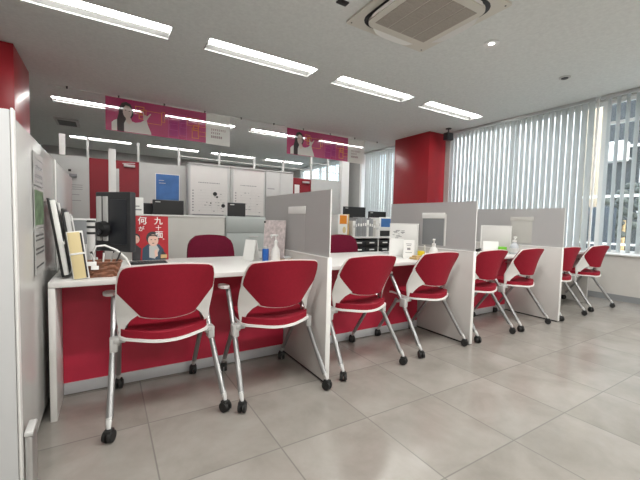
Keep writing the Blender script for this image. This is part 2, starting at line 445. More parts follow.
# ------------------------------------------------------------------ banners
rod = thing('banner_rod','thin pale hanging rod under the ceiling carrying both banners','rod',(2.6,6.45,2.892))
MB().cyl((-3.3,0,0),(3.33,0,0),.007,n=8).build('rod', M['whitep'], rod)
for k in range(10):
    x = -.48+.66*k-2.6
    b_ = MB(); b_.box(x-.012,x+.012,-.012,.012,.0075,.0195); b_.cyl((x,0,-.012),(x,0,.008),.011,n=8)
    b_.build('hook', M['black'], rod)
def banner(label, x0, xm, x1):
    t = thing('banner', label, 'banner', (x0,6.45,2.36), 0, 'long pink hanging banners')
    H = .522; W = xm-x0; W2 = x1-x0
    f1 = MB(); quad(f1.bm, [(0,0,0),(W,0,0),(W,0,H-.004),(0,0,H-.004)]); f1.build('printed_film', M['bpink'], t, False)
    f2 = MB(); quad(f2.bm, [(W+.001,0,-.012),(W2,0,-.012),(W2,0,H-.004),(W+.001,0,H-.004)]); f2.build('text_film', M['bwhite'], t, False)
    s = W/1.52
    def flat(name, m, polys, layer, kx=1.):
        b_ = MB()
        for p in polys: quad(b_.bm, [(u*s*kx,-.0012-.0008*layer,v) for u,v in p])
        return b_.build(name, m, t, False)
    def el(cx,cz,rx,rz,n=18,a=0): return [(cx+rx*math.cos(2*PI*k/n)*math.cos(a)-rz*math.sin(2*PI*k/n)*math.sin(a), cz+rx*math.cos(2*PI*k/n)*math.sin(a)+rz*math.sin(2*PI*k/n)*math.cos(a)) for k in range(n)]
    # woman: long hair, white suit, raised hand
    flat('printed_hair', M['bhair'], [[(.22,.01),(.20,.16),(.24,.28),(.25,.38),(.30,.45),(.38,.475),(.46,.45),(.51,.37),(.52,.28),(.47,.22),(.40,.20),(.36,.12),(.35,.01)]], 0, .74)
    flat('printed_suit', M['bsuit'], [[(.11,.01),(.11,.13),(.15,.165),(.21,.19),(.21,.01)],[(.34,.01),(.34,.14),(.38,.205),(.46,.19),(.56,.17),(.66,.19),(.74,.24),(.78,.22),(.80,.16),(.86,.05),(.87,.01)]], 1, .74)
    flat('printed_face', M['bskin'], [el(.405,.325,.085,.105,a=-.12)], 2, .74)
    flat('printed_neck', M['bskin'], [[(.37,.24),(.46,.24),(.50,.17),(.43,.13),(.38,.17)]], 2, .74)
    flat('printed_hand', M['bskin'], [el(.75,.265,.045,.05), [(.76,.28),(.85,.35),(.865,.34),(.79,.25)], [(.71,.28),(.70,.36),(.715,.36),(.74,.29)]], 2, .74)
    flat('printed_features', M['bhair'], [el(.37,.345,.014,.006,8), el(.44,.335,.014,.006,8), [(.30,.37),(.33,.44),(.40,.455),(.47,.43),(.49,.37),(.44,.41),(.36,.42)]], 3, .74)
    def ring(x,z,w,h,k=.007): return [[(x,z),(x+w,z),(x+w,z+k),(x,z+k)],[(x,z+h-k),(x+w,z+h-k),(x+w,z+h),(x,z+h)],[(x,z),(x+k,z),(x+k,z+h),(x,z+h)],[(x+w-k,z),(x+w,z),(x+w,z+h),(x+w-k,z+h)]]
    flat('printed_orange_frames', M['borange'], ring(.41,.32,.13,.12,.01)+ring(.46,.24,.11,.16,.012)+ring(.48,.30,.06,.08,.016)+ring(.56,.19,.24,.20)+ring(.80,.24,.05,.17)
         +ring(1.28,.05,.12,.18,.012)+ring(1.30,.18,.10,.10,.02)+ring(1.20,.26,.19,.14)+ring(1.38,.10,.139,.08)+ring(1.40,.26,.119,.10), 0)
    flat('printed_purple_blocks', M['bpurple'], [[(1.12,.28),(1.36,.28),(1.36,.10),(1.12,.10)][::-1]] if 0 else [[(.92,.04),(1.06,.04),(1.06,.30),(.92,.30)],[(1.07,.08),(1.18,.08),(1.18,.34),(1.07,.34)]], 0)
    flat('printed_lilac_lines', M['blilac'], ring(.90,.01,.16,.40,.006)+ring(.92,.14,.14,.10,.006)+ring(1.08,.06,.12,.36,.006)+ring(1.10,.20,.10,.08,.006)+ring(1.19,.0,.006,.40,.003), 1)
    for k in range(5):
        x=.1+k*(W2-.2)/4
        MB().box(x-.008,x+.008,-.002,.002,H-.005,H+.006).build('hanging_clip', M['whitep'], t, False)
    # rows of tiny unreadable characters
    rb_ = []
    rr = random.Random(3)
    for (z,n,h) in ((.235,8,.030),(.175,5,.030),(.105,6,.040)):
        for k in range(n):
            x = W/s+.09+k*.034
            if h>.035: rb_ += ring(x,z,.024,h,.008)+[[(x,z+h*.45),(x+.024,z+h*.45),(x+.024,z+h*.6),(x,z+h*.6)]]
            else: rb_ += [[(x,z+h*.7),(x+.022,z+h*.7),(x+.022,z+h),(x,z+h)],[(x+.008,z),(x+.014,z),(x+.014,z+h*.7),(x+.008,z+h*.7)],[(x,z),(x+.02,z),(x+.02,z+.006),(x,z+.006)]]
    flat('printed_characters', M['bink'], rb_, 0)
    return t
banner('pink banner nearer the left wall with woman in white and lettered end', 0.0, 1.52, 1.95)
banner('pink banner nearer the red column with woman in white and lettered end', 3.11, 4.62, 5.09)

# ------------------------------------------------------------------ left grey cabinets
def cabinet(label, y0, y1):
    t = thing('storage_cabinet', label, 'cabinet', (-.70,(y0+y1)/2,0), 0, 'tall grey cabinets along the left')
    h = (y1-y0)/2-.002
    MB().box(-.42,.418,-h,h,.06,1.375,.003).build('body', M['cab'], t)
    MB().box(-.41,.40,-h+.004,h-.004,0,.0598).build('plinth', M['midgrey'], t)
    d_ = MB(); d_.box(.4182,.4295,-h+.008,h-.008,.065,1.37,.003); d_.build('side_panel', M['cab'], t)
    return t, h
t1,h1 = cabinet('nearest tall pale grey cabinet with paper notices at left edge', 1.552, 2.68)
e = MB(); e.box(-.42,.432,-h1-.024,-h1-.001,.0,1.378,.003); e.build('end_panel', M['cabend'], t1)
MB().box(.433,.441,-h1-.026,-h1+.012,.0,1.384,.003).build('white_edge_strip', M['whitep'], t1)
t2,h2 = cabinet('second tall pale grey cabinet behind the brochure stands', 2.684, 4.0)
MB().box(.43,.437,-h2-.004,-h2+.024,.07,1.37,.002).build('white_edge_strip', M['whitep'], t2)
# silver floor bumper
bp_ = thing('corner_guard','silver metal guard bar standing at foot of nearest grey cabinet','guard',(-.255,1.60,0))
MB().box(0,.022,-.045,.05,0,.245,.006).build('bar', M['alu'], bp_)
MB().box(-.0015,.024,-.048,.054,.2455,.262,.005).build('top_cap', M['lgrey'], bp_)
# notices on the cabinet side
def cab_paper(name, label, y0,y1,z0,z1,m,x=-.2665):
    t = thing(name, label, 'notice', (x,(y0+y1)/2,z0), 0)
    MB().box(0,.0015,-(y1-y0)/2,(y1-y0)/2,0,z1-z0).build('sheet', m, t, False); return t
def marks(t, x, y0,y1, zs, m, name='printed_lines', th=.006, seed=1):
    b_ = MB(); r=random.Random(seed)
    for z in zs:
        y = y0
        while y < y1-.01:
            w = r.uniform(.012,.04); w=min(w,y1-y)
            b_.box(x,x+.0006,y,y+w*.85,z,z+th); y += w+.006
    b_.build(name, m, t, False)
n1 = cab_paper('wall_notice','topmost white printed notice on the nearest grey cabinet',1.93,2.20,1.165,1.31,M['cab'])
marks(n1,.0017,-.11,.11,[.115,.085,.075,.045,.035,.015],M['inkgrey']); 
n2 = cab_paper('wall_notice','green photo notice on the nearest grey cabinet, between two white sheets',1.93,2.20,.975,1.155,M['cab'])
MB().box(.0017,.0022,-.12,.12,.012,.168).build('green_photo', M['greenprint'], n2, False)
n3 = cab_paper('wall_notice','lowest white notice with black boxes on the nearest grey cabinet',1.93,2.20,.765,.965,M['cab'])
marks(n3,.0017,-.11,.11,[.03,.09,.11,.15,.17],M['ink'],th=.008,seed=4)

# ------------------------------------------------------------------ service counters
DZ = .704
def counter(label, x0, x1, red=True, endleg=False):
    t = thing('service_counter', label, 'counter', ((x0+x1)/2,2.12,0), 0, 'service counters in a row')
    h = (x1-x0)/2
    MB().box(-h,h,0,.88,DZ-.03,DZ,.004).build('worktop', M['white'], t)
    if red:
        MB().box(-h+.03,h-.012,.285,.305,.075,DZ-.031).build('front_panel', M['redpanel'], t)
        MB().box(-h+.03,h-.012,.28,.31,.008,.0745,.002).build('kick_plate', M['kick'], t)
    else:
        MB().box(-h+.03,h-.012,.285,.305,.012,DZ-.031).build('front_panel', M['partw'], t)
    MB().box(-h,-h+.028,.003,.87,0,DZ-.0305,.002).build('side_panel', M['white'], t)
    MB().box(h-.028,h,.003 if not red else .32,.87,0,DZ-.0305,.002).build('side_panel', M['white'] if red else M['partw'], t)
    return t
XP = [1.207-.017, 2.668-.017, 4.181-.017]
counter('white topped counter with red front, nearest the grey cabinets', -.247, XP[0]-.02)
counter('white topped counter with red front between first and second frosted screens', XP[0]+.02, XP[1]-.02)
counter('white topped counter with red front between second and third frosted screens', XP[1]+.02, XP[2]-.02)
counter('farthest counter without red front, by the window blinds', XP[2]+.02, 5.62, red=False)
names_ = ['nearest frosted screen on white base, at the end of first counter','middle frosted screen on white base below the tall red column','farthest frosted screen on white base, in front of window blinds']
for k,x in enumerate(XP):
    t = thing('counter_divider', names_[k], 'divider', (x,2.34,0), 0, 'frosted dividers between counters')
    b_ = MB(); b_.box(-.015,.015,-.512,.52,.012,.800,.002); b_.build('base_panel', M['partw'], t)
    MB().box(-.017,.017,-.52,-.5125,.012,.807,.002).build('front_edge', M['whitep'], t)
    MB().box(-.017,.017,-.512,.52,.8002,.807,.002).build('top_edge', M['whitep'], t)
    MB().box(-.014,.014,-.50,.50,0,.0118).build('base_gap', M['black'], t)
    MB().box(-.003,.003,-.515,.52,.8072,1.231).build('frosted_screen', M['frost'], t)
    MB().box(-.0035,.0035,-.5185,-.5152,.8072,1.231).build('screen_edge', M['whitep'], t)
    # flat rectangle with a strip along its top on each screen face
    MB().box(-.0055,-.0035,-.19,.06,.83,1.08).build('grey_rectangle', M['midgrey'] if k==1 else (M['frost'] if k==0 else M['beige']), t)
    MB().box(-.0065,-.0033,-.20,.07,1.082,1.135,.001).build('white_top_strip', M['whitep'] if k<2 else M['beige'], t)
    if k==1: MB().box(-.0065,-.0033,-.215,-.2,.83,1.12).build('white_side_strip', M['whitep'], t)

# ------------------------------------------------------------------ visitor chairs
def backy(x,z): return .028+(.80-z)*.17+(.035+max(0,min(.09,(.78-z)*.36)))*(abs(x)/.22)**2
def make_chair(label):
    t = thing('visitor_chair', label, 'chair', (0,0,0), 0, 'red visitor chairs facing the counters')
    # outline of back: half width vs z
    prof = [(.535,.10),(.541,.128),(.575,.158),(.62,.196),(.66,.229),(.70,.229),(.74,.224),(.77,.216),(.785,.207),(.793,.19)]
    def rowsf(g):
        rws = []
        for z,w in prof:
            w2 = w+g; zz = z + (g if z>.7 else (-g if z<.56 else 0))
            r = []
            for k in range(13):
                u = -1+2*k/12
                arc = .012*(1-u*u) * max(0,min(1,(z-.70)/.09)) - .006*(1-u*u)*max(0,min(1,(.56-z)/.02))
                r.append((u*w2, zz+arc))
            rws.append(r)
        return rws
    MB().sheet(rowsf(0), lambda u,v,tt:(u, backy(u,v)+tt, v), -.012, .022).build('backrest', M['redchair'], t)
    MB().sheet(rowsf(.006), lambda u,v,tt:(u, backy(u,v)+tt, v), .0, .009).build('back_rim', M['whitep'], t)
    # flared white uprights
    for s in (-1,1):
        out = [(.234,.672),(.236,.62),(.233,.55),(.227,.49),(.218,.435)]
        inn = [(.227,.662),(.182,.605),(.134,.552),(.168,.520),(.190,.485),(.204,.435)]
        n = 16; rws=[]
        def lerp(l,q):
            i=min(int(q*(len(l)-1)),len(l)-2); f=q*(len(l)-1)-i
            return (l[i][0]*(1-f)+l[i+1][0]*f, l[i][1]*(1-f)+l[i+1][1]*f)
        for i in range(n):
            a=lerp(out,i/(n-1)); b2=lerp(inn,i/(n-1))
            rws.append([(s*(a[0]*(1-k/4)+b2[0]*k/4), a[1]*(1-k/4)+b2[1]*k/4) for k in range(5)])
        MB().sheet(rws, lambda u,v,tt:(u, backy(u,v)+tt, v), -.010, .004).build('back_bracket', M['whitep'], t)
        MB().box(s*.19-.02,s*.19+.02,.19,.25,.442,.462,.006).build('pivot', M['black'], t)
        MB().tube([(s*.165,.165,.55),(s*.18,.195,.50),(s*.19,.205,.46)],.007,8).build('back_link', M['chairmetal'], t)
    # seat
    rws=[]; rws2=[]
    for i in range(9):
        v=i/8; wid = .205+.012*math.sin(PI*min(1,v*1.2))-(.02 if i==8 else 0)
        r=[];r2=[]
        for k in range(13):
            u=-1+2*k/12
            yr=.065+.075*u*u; yf=.47-.03*u*u
            y=yr+(yf-yr)*v
            r.append((u*wid*(.93 if i==0 else 1), y)); r2.append((u*(wid+.008)*(.95 if i==0 else 1), yr-.006+(yf+.012-yr)*v))
        rws.append(r); rws2.append(r2)
    def sz(u,y): return .455+.010*(u/.2)**2 - .012*math.exp(-((y-.2)/.12)**2) - .02*max(0,(y-.40)/.07)**2 - .012*max(0,(.10-y)/.06)
    MB().sheet(rws, lambda u,v,tt:(u,v,sz(u,v)+tt), -.022,.012).build('seat', M['redchair'], t)
    MB().sheet(rws2, lambda u,v,tt:(u,v,sz(u,v)-.0225+tt), -.014,0).build('seat_shell', M['whitep'], t)
    for s in (-1,1):
        fr = MB()
        fr.box(s*.243-.018,s*.243+.018,.195,.255,.345,.415,.006)
        fr.box(min(s*.19,s*.243),max(s*.19,s*.243),.19,.25,.392,.418,.005)
        fr.tube([(s*.225,.21,.385),(s*.215,.29,.38),(s*.212,.34,.365)],.012,8)
        fr.build('joint_bracket', M['lgrey'], t)
        leg = MB(); leg.tube([(s*.235,.405,.598),(s*.237,.38,.578),(s*.243,.24,.385),(s*.264,.035,.098),(s*.266,.025,.088)],.0155,12)
        leg.build('leg', M['chairmetal'], t)
        leg = MB(); leg.tube([(s*.220,.33,.388),(s*.216,.36,.34),(s*.216,.535,.095)],.014,12)
        leg.build('leg', M['chairmetal'], t)
        arm = MB()
        rws=[[(s*.235+s*.022+ a*.033*math.sqrt(max(.15,1-((j-3)/3.2)**2)), .36+j*.02) for a in (-1,-.5,0,.5,1)] for j in range(7)]
        arm.sheet(rws, lambda u,v,tt:(u,v,.602+tt), 0,.014)
        arm.build('armrest', M['whitep'], t)
        for (cx,cy,ft) in ((s*.268,.0,(s*.266,.03,.095)),(s*.214,.555,(s*.216,.53,.1))):
            c = MB(); c.tube([ft,(cx,cy+(.012 if cy<.3 else -.012),.078),(cx,cy,.06)],[.015,.012,.008],8)
            c.build('leg_foot', M['lgrey'], t)
            c = MB(); ca = .5*s if cy<.3 else -.3
            ax = RZ(ca)
            for q in (-1,1):
                p=ax@Vector((q*.005,0,0)); p2=ax@Vector((q*.021,0,0))
                c.cyl((cx+p.x,cy+p.y,.0295),(cx+p2.x,cy+p2.y,.0295),.0292,.026,n=18)
            c.box(-.018,.018,-.02,.02,.034,.062,.006,mtx=Matrix.Translation((cx,cy,0))@ax)
            c.build('caster', M['rubber'], t)
    return t
chairs = [(.268,1.81,'red visitor chair nearest the camera, left of first counter'),
 (.88,1.755,'red visitor chair against the first frosted divider, left side'),
 (1.572,1.80,'red visitor chair just right of the first frosted divider'),
 (2.32,1.83,'red visitor chair left of the middle divider, third counter chair from first divider'),
 (3.03,1.83,'red visitor chair just right of the middle divider'),
 (3.70,1.83,'red visitor chair left of the farthest divider'),
 (4.49,1.82,'red visitor chair just beyond the farthest divider, partly hidden'),
 (5.30,1.84,'red visitor chair farthest away, next to the window wall')]
chairs[3] = (2.32,1.83,'red visitor chair directly left of the middle divider')
ch0 = make_chair(chairs[0][2]); ch0.location=(chairs[0][0],chairs[0][1],0)
for i,(x,y,l) in enumerate(chairs[1:]): dup(ch0,(x,y,0),(-.01,.0,.02,0,.02,-.015,-.06)[i],l)

# ------------------------------------------------------------------ staff chairs
def make_staff(label):
    t = thing('office_chair', label, 'chair', (0,0,0), 0, 'maroon staff chairs behind the counters')
    rws=[]
    for i in range(10):
        v=i/9; z=.50+.36*v; w=.17+.05*math.sin(PI*min(1,v*.75+.15))
        if v>.8: w*= math.sqrt(max(.05,1-((v-.8)/.2)**2*.45))
        rws.append([((-1+2*k/10)*w, z+.012*(1-(-1+2*k/10)**2)*v) for k in range(11)])
    MB().sheet(rws, lambda u,v,tt:(u,.2-.5*u*u+.1*(v-.5)+tt,v), -.03,.03).build('backrest', M['maroon'], t)
    MB().box(-.22,.22,-.24,.2,.43,.49,.025).build('seat', M['maroon'], t)
    MB().tube([(0,.1,.42),(0,.24,.43),(0,.255,.5),(0,.245,.62)],.018,8).build('back_support', M['black'], t)
    MB().cyl((0,0,.08),(0,0,.428),.03,.025).build('gas_post', M['black'], t)
    for k in range(5):
        a=2*PI*k/5
        MB().tube([(0,0,.09),(.28*math.cos(a),.28*math.sin(a),.065)],[.025,.015],8).build('base_leg', M['black'], t)
        x,y=.28*math.cos(a),.28*math.sin(a)
        MB().cyl((x-.02*math.sin(a),y+.02*math.cos(a),.028),(x+.02*math.sin(a),y-.02*math.cos(a),.028),.027,n=14).build('caster', M['rubber'], t)
    return t
s0 = make_staff('maroon staff chair with rounded back behind the first counter'); s0.location=(.86,3.22,0)
dup(s0,(2.42,3.25,0),0,'maroon staff chair with rounded back behind the second counter')

# ------------------------------------------------------------------ back office partition wall (y = 8)
YW=8.0
pw = MB()
def seg(x0,x1,z0=0,z1=2.12): pw.box(x0,x1,YW,YW+.06,z0,z1)
seg(X0r,-.275); seg(.575,3.985); seg(4.585,5.5)
struct('wall_partition', pw, M['panel'])
tr = MB()
for x,w in ((-.68,.045),(-.29,.02),(.56,.022),(1.33,.025),(2.19,.025),(3.02,.025),(3.78,.025),(4.58,.03),(5.10,.02)):
    tr.box(x-w,x+w,YW+.005,YW+.055,2.121,2.50 if x<4 else CEIL-.002)
tr.box(1.33,5.5,YW+.02,YW+.04,2.325,2.343); tr.box(4.56,5.5,YW+.02,YW+.04,2.52,2.535)
struct('trim_2', tr, M['panel'])
struct('trim_3', MB().box(-.725,-.635,YW-.012,YW+.004,2.121,2.50), M['whitep'])
struct('wall_column', MB().box(5.52,5.76,YW-.05,YW+.10,0,CEIL-.002), M['whitep'])
# red double door
dr = MB(); dr.box(-.27,.145,YW+.01,YW+.05,.01,2.115,.003); dr.box(.155,.57,YW+.01,YW+.05,.01,2.115,.003)
D1 = struct('door_1', dr, M['reddoor'])
MB().box(.30,.50,YW-.03,YW+.009,2.0,2.05,.005).build('door_closer', M['alu'], D1)
MB().tube([(.28,YW-.02,2.06),(.50,YW-.035,2.08)],.008,6).build('closer_arm', M['lgrey'], D1)
MB().box(.06,.22,YW-.002,YW+.008,1.50,1.95).build('door_notice', M['lgrey'], D1)
MB().box(.185,.20,YW-.02,YW+.009,.95,1.15,.003).build('door_handle', M['alu'], D1)
D2 = struct('door_2', MB().box(3.99,4.58,YW+.01,YW+.05,.01,2.10,.003), M['reddoor'])
MB().box(4.32,4.52,YW-.03,YW+.009,1.98,2.03,.005).build('door_closer', M['alu'], D2)
MB().box(4.10,4.24,YW,YW+.009,1.50,1.93).build('door_notice', M['paper'], D2)
MB().box(4.02,4.05,YW-.03,YW+.009,.95,1.1,.003).build('door_handle', M['alu'], D2)
# blue poster
bl = thing('wall_poster','blue poster on the grey back wall above the black monitor','poster',(1.105,YW-.004,1.28))
MB().box(-.225,.225,0,.003,0,.635).build('sheet', M['blue'], bl, False)
MB().box(-.235,.235,.0031,.0038,-.01,.645).build('white_border', M['paper'], bl, False)
lm = MB()
for q in range(2): lm.box(-.17,-.17+.1+.03*(q%3),-.0008,0,.50-.055*q,.51-.055*q)
lm.build('printed_lines', M['lgrey'], bl, False)
# notices / switch by the red door
sw = thing('wall_switch_box','small dark control box on the back wall left of double doors','switch',(-.52,YW-.001,1.72))
MB().box(-.06,.06,-.03,0,0,.07,.004).build('box', M['midgrey'], sw); MB().box(-.075,-.03,-.02,0,.11,.15,.004).build('dark_button', M['black'], sw)
nt_ = thing('wall_notice','white typed notice on back wall left of the red double doors','notice',(-.45,YW-.003,1.20))
MB().box(-.12,.12,0,.002,0,.46).build('sheet', M['panel'], nt_, False)
b_ = MB()
for z in (.38,.34,.30,.20,.09): b_.box(-.10,.02+.05*((z*50)%2),-.001,-.0002,z,z+.012)
b_.build('printed_lines', M['inkgrey'], nt_, False)

# tall steel cabinets with whiteboards
def tallcab(label, x0,x1, y0=7.55, z1=2.20, doors=True):
    t = thing('steel_cabinet', label, 'cabinet', ((x0+x1)/2, YW-.005, 0), 0, 'tall grey steel cabinets')
    h=(x1-x0)/2-.003; d_=YW-.005-y0
    MB().box(-h,h,-d_,0,.05,z1,.004).build('body', M['panel'], t); MB().box(-h+.01,h-.01,-d_+.01,-.01,0,.0498).build('plinth', M['midgrey'], t)
    MB().box(-h-.002,h+.002,-d_-.02,0,z1+.0005,z1+.03,.004).build('top_rail', M['lgrey'], t)
    return t,h,d_
YB=7.75
tallcab('tall grey cabinet behind the left whiteboard',1.47,2.36,YB,2.155)
tallcab('tall grey cabinet behind the right whiteboard',2.365,3.2,YB,2.155)
t,h,d_ = tallcab('tall grey two-door locker beside the right whiteboard',3.205,3.93,YB,2.155)
for s in (-1,1):
    dd = MB().box(min(s*.003,s*(h-.004)),max(s*.003,s*(h-.004)),-d_-.012,-d_-.0005,.06,2.14,.003).build('locker_door', M['panel'], t)
    MB().box(s*.03-.008,s*.03+.008,-d_-.026,-d_-.0125,1.1,1.2,.003).build('handle', M['midgrey'], dd)
MB().box(-h+.04,-h+.22,-d_-.0135,-d_-.0122,1.74,1.765).build('name_label', M['inkgrey'], t, False)
def wboard(label, x0,x1,z0,z1,seed,magn=True):
    t = thing('whiteboard', label, 'whiteboard', ((x0+x1)/2, YB-.018, z0), 0, 'wall planners on the back cabinets')
    h=(x1-x0)/2; H=z1-z0
    MB().box(-h+.012,h-.012,-.006,.0,.012,H-.012).build('board', M['white'], t, False)
    f = MB(); f.box(-h,h,-.012,.004,0,.012); f.box(-h,h,-.012,.004,H-.012,H); f.box(-h,-h+.012,-.012,.004,.0121,H-.0121); f.box(h-.012,h,-.012,.004,.0121,H-.0121)
    f.build('frame', M['alu'], t, False)
    MB().box(-h+.05,h-.1,-.045,-.0125,-.015,.006,.003).build('pen_tray', M['midgrey'], t)
    r = random.Random(seed); g = MB()
    for q in range(8): g.box(-h+.16,h-.04,-.0068,-.0061,.09+q*.062,.0925+q*.062)
    g.box(.05,.053,-.0068,-.0061,.06,.58); g.box(.17,.173,-.0068,-.0061,.06,.5)
    g.build('ruled_lines', M['lgrey'], t, False)
    g = MB()
    for q in range(8): g.box(-h+.045,-h+.075,-.0068,-.0061,.07+q*.06,.095+q*.06)
    for q in range(16):
        x=r.uniform(-h+.18,h-.1); z=.07+.062*r.randint(0,7); g.box(x,x+r.uniform(.01,.05),-.0068,-.0061,z,z+.014)
    x=-h+.17
    while x<h-.2:
        w=r.uniform(.02,.05); g.box(x,x+w*.8,-.0068,-.0061,H-.36,H-.342); x+=w+.005
    g.build('handwriting', M['inkgrey'], t, False)
    if magn:
        for (mx,mz,mr) in ((.12,.45,.045),(.165,.385,.022),(.30,.20,.042),(.03,.25,.016)):
            MB().cyl((mx,-.0065,mz),(mx,-.014,mz),mr,n=14).build('magnet', M['black'], t)
    return t
wboard('left whiteboard planner with round black magnets on it', 1.50,2.30,1.10,2.13,5)
wboard('right whiteboard planner without big magnets, above the black monitor', 2.42,3.16,1.10,2.13,9,False)

# low office screens behind counter 1
t = thing('office_screen','low beige office screen behind the first counter','office screen',(.68,4.30,0))
MB().box(-.56,.56,-.02,.02,.03,1.04,.004).build('panel', M['beige'], t); MB().box(-.57,.57,-.024,.024,1.0405,1.058,.004).build('top_cap', M['whitep'], t)
for s in (-1,1): MB().box(s*.5-.02,s*.5+.02,-.12,.03,0,.0295,.004).build('foot', M['lgrey'], t)
t = thing('filing_cabinet','low grey green steel cabinet right of beige office screen','cabinet',(1.62,4.50,0))
MB().box(-.36,.36,-.2,.25,0,1.06,.004).build('body', M['greyg'], t)
for z0,z1 in ((.04,.42),(.425,.85),(.855,1.04)):
    dd=MB().box(-.35,.35,-.212,-.2005,z0,z1,.003).build('drawer', M['greyg'], t)
    if z0<.8: MB().box(-.06,.06,-.222,-.2125,z1-.05,z1-.035,.002).build('handle', M['lgrey'], dd)
t = thing('cabinet_tag','small white upright block standing on the grey green cabinet','box',(1.90,4.42,1.0605))
MB().box(-.03,.03,-.02,.02,0,.13,.003).build('block', M['whitep'], t)
# back desk carrying monitors
def desk(label,x0,x1,y0,y1,z=.72,grp=None):
    t = thing('office_desk', label,'desk',((x0+x1)/2,(y0+y1)/2,0),0,grp); hx=(x1-x0)/2; hy=(y1-y0)/2
    MB().box(-hx,hx,-hy,hy,z-.03,z,.003).build('desk_top', M['lgrey'], t)
    for s in (-1,1): MB().box(s*(hx-.02)-.015,s*(hx-.02)+.015,-hy+.03,hy-.03,0,z-.0305).build('side_panel', M['lgrey'], t)
    return t
desk('grey office desk hidden behind the low beige screen', .0,2.3,4.78,5.5)
def monitor(name,label,x,y,zb,w,h,zc,rz=0,group=None,m=None,logo=True):
    """zb = height of supporting surface, zc = bottom of the panel above it"""
    t = thing(name,label,'monitor',(x,y,zb),rz,group)
    MB().box(-w/2,w/2,-.02,.02,zc,zc+h,.006).build('screen_housing', m or M['screen'], t)
    MB().cyl((0,.03,.01),(0,.03,zc+.06),.022,n=12).build('stand_neck', M['black'], t)
    MB().box(-.11,.11,-.06,.10,0,.012,.004).build('stand_base', M['black'], t)
    MB().box(-w/2+.008,w/2-.008,-.0212,-.0202,zc+.02,zc+h-.012).build('screen', M['black'], t)
    if logo: MB().box(-w/2+.03,-w/2+.09,-.0222,-.0213,zc+h-.035,zc+h-.022).build('maker_mark', M['lgrey'], t, False)
    return t
monitor('computer_monitor','black monitor behind beige screen, below the blue poster',.70,5.0,.72,.38,.30,.235)
monitor('computer_monitor','small dark monitor edge left of the monitor below blue poster',.46,5.16,.72,.24,.24,.25,logo=False)
monitor('computer_monitor','black monitor under the right whiteboard, above grey cabinet',1.62,5.0,.72,.26,.24,.30)
t = thing('paper_box','white printed carton standing behind left end of beige screen','box',(.28,4.52,0))
# support: white low cupboard behind the screen
cup = thing('low_cupboard','low white cupboard behind the beige screen, left end','cupboard',(.22,4.53,0))
MB().box(-.24,.24,-.16,.16,0,1.0,.004).build('body', M['white'], cup); MB().box(-.235,.235,-.17,-.1605,.03,.97,.003).build('door', M['white'], cup)
t.location=(.27,4.50,1.0005)
MB().box(-.09,.09,-.05,.05,0,.245,.003).build('carton', M['paper'], t); 
b_=MB(); b_.box(0,.05,-.0515,-.0505,.14,.152); b_.box(-.02,.07,-.0515,-.0505,.10,.115); b_.build('printed_lines', M['inkgrey'], t, False)
# tall slim white pole
t = thing('stand_pole','tall slim white pole in front of the red double doors','pole',(.075,5.75,0))
MB().box(-.045,.045,-.03,.03,.02,1.96,.006).build('post', M['whitep'], t); MB().box(-.16,.16,-.16,.16,0,.0195,.005).build('base', M['lgrey'], t)

# ------------------------------------------------------------------ shelving behind counter 2
t = thing('drawer_rack','white low rack with black letter drawers behind the second counter','shelf unit',(3.69,4.45,0))
f=MB(); f.box(-.53,.53,-.22,.2,.775,.80,.003); f.box(-.53,-.51,-.2,.2,0,.7745); f.box(.51,.53,-.2,.2,0,.7745); f.box(-.01,.01,-.2,.2,0,.7745); f.box(-.5095,-.0105,.18,.2,0,.7745); f.box(.0105,.5095,.18,.2,0,.7745)
f.build('frame', M['white'], t)
for cx in (-.385,-.135,.135,.385):
    for r_ in range(6):
        z=.10+r_*.108
        dd=MB().box(cx-.12,cx+.12,-.205,.17,z,z+.10,.004).build('drawer', M['black'], t)
        MB().box(cx-.05,cx+.05,-.2085,-.2055,z+.055,z+.075,.001).build('drawer_label', M['paper'], dd)
        
MB().box(-.505,-.0105,-.17,.17,.02,.0985).build('plinth', M['white'], t)
x = 3.19
rr=random.Random(11)
bk=[('white',.055,.24),('binder',.03,.27),('midgrey',.045,.29),('binder',.05,.285),('inkgrey',.035,.30),('binder',.045,.30),('paper',.045,.26),('midgrey',.04,.29),('binder',.04,.28),('beige',.05,.25),('white',.06,.20),('paper',.03,.30)]
desc=['white short binder at left end of the rack top','thin light grey file right of the short white binder','dark grey binder, third from the left on the rack','light grey binder, fourth from the left on the rack','narrow grey file, fifth from the left on the rack','light grey binder at the middle of the row','white binder right of the middle light grey binder','dark grey binder, eighth from the left on the rack','light grey file, ninth from the left on the rack','beige binder near the right end of the row','low white file, last but one at the right','tall thin white file closing the row beside the blue folder']
for i,(mm,w,h) in enumerate(bk):
    t = thing('ring_binder',desc[i],'binder',(x+w/2,4.40,.8005),0,'binders on the drawer rack')
    MB().box(-w/2+.001,w/2-.001,-.13,.13,0,h,.003).build('cover', M[mm], t)
    MB().box(-w/2+.008,w/2-.008,-.1315,-.1302,h*.55,h*.7).build('spine_label', M['paper'] if mm not in('white','paper') else M['lgrey'], t, False)
    x+=w+.002
t = thing('orange_file_box','orange topped file box at the left end of the shelves','file box',(3.06,4.32,0))
MB().box(-.10,.10,-.12,.12,0,.80,.003).build('pedestal', M['white'], t)
MB().box(-.10,.07,-.11,.11,.8005,1.13,.003).build('box', M['paper'], t); MB().box(-.075,.055,-.1125,-.1105,.99,1.12).build('orange_print', M['orange'], t); MB().box(.0705,.10,-.11,.11,.8005,1.14,.003).build('orange_edge', M['tan'], t)
MB().prism([(.03*math.cos(a/12*2*PI)+.01,.05*math.sin(a/12*2*PI)+.90) for a in range(12)], lambda u,v,tt:(u,tt,v), -.113,-.111).build('round_print', M['cream'], t, False)
t.location=(3.05,4.42,0)
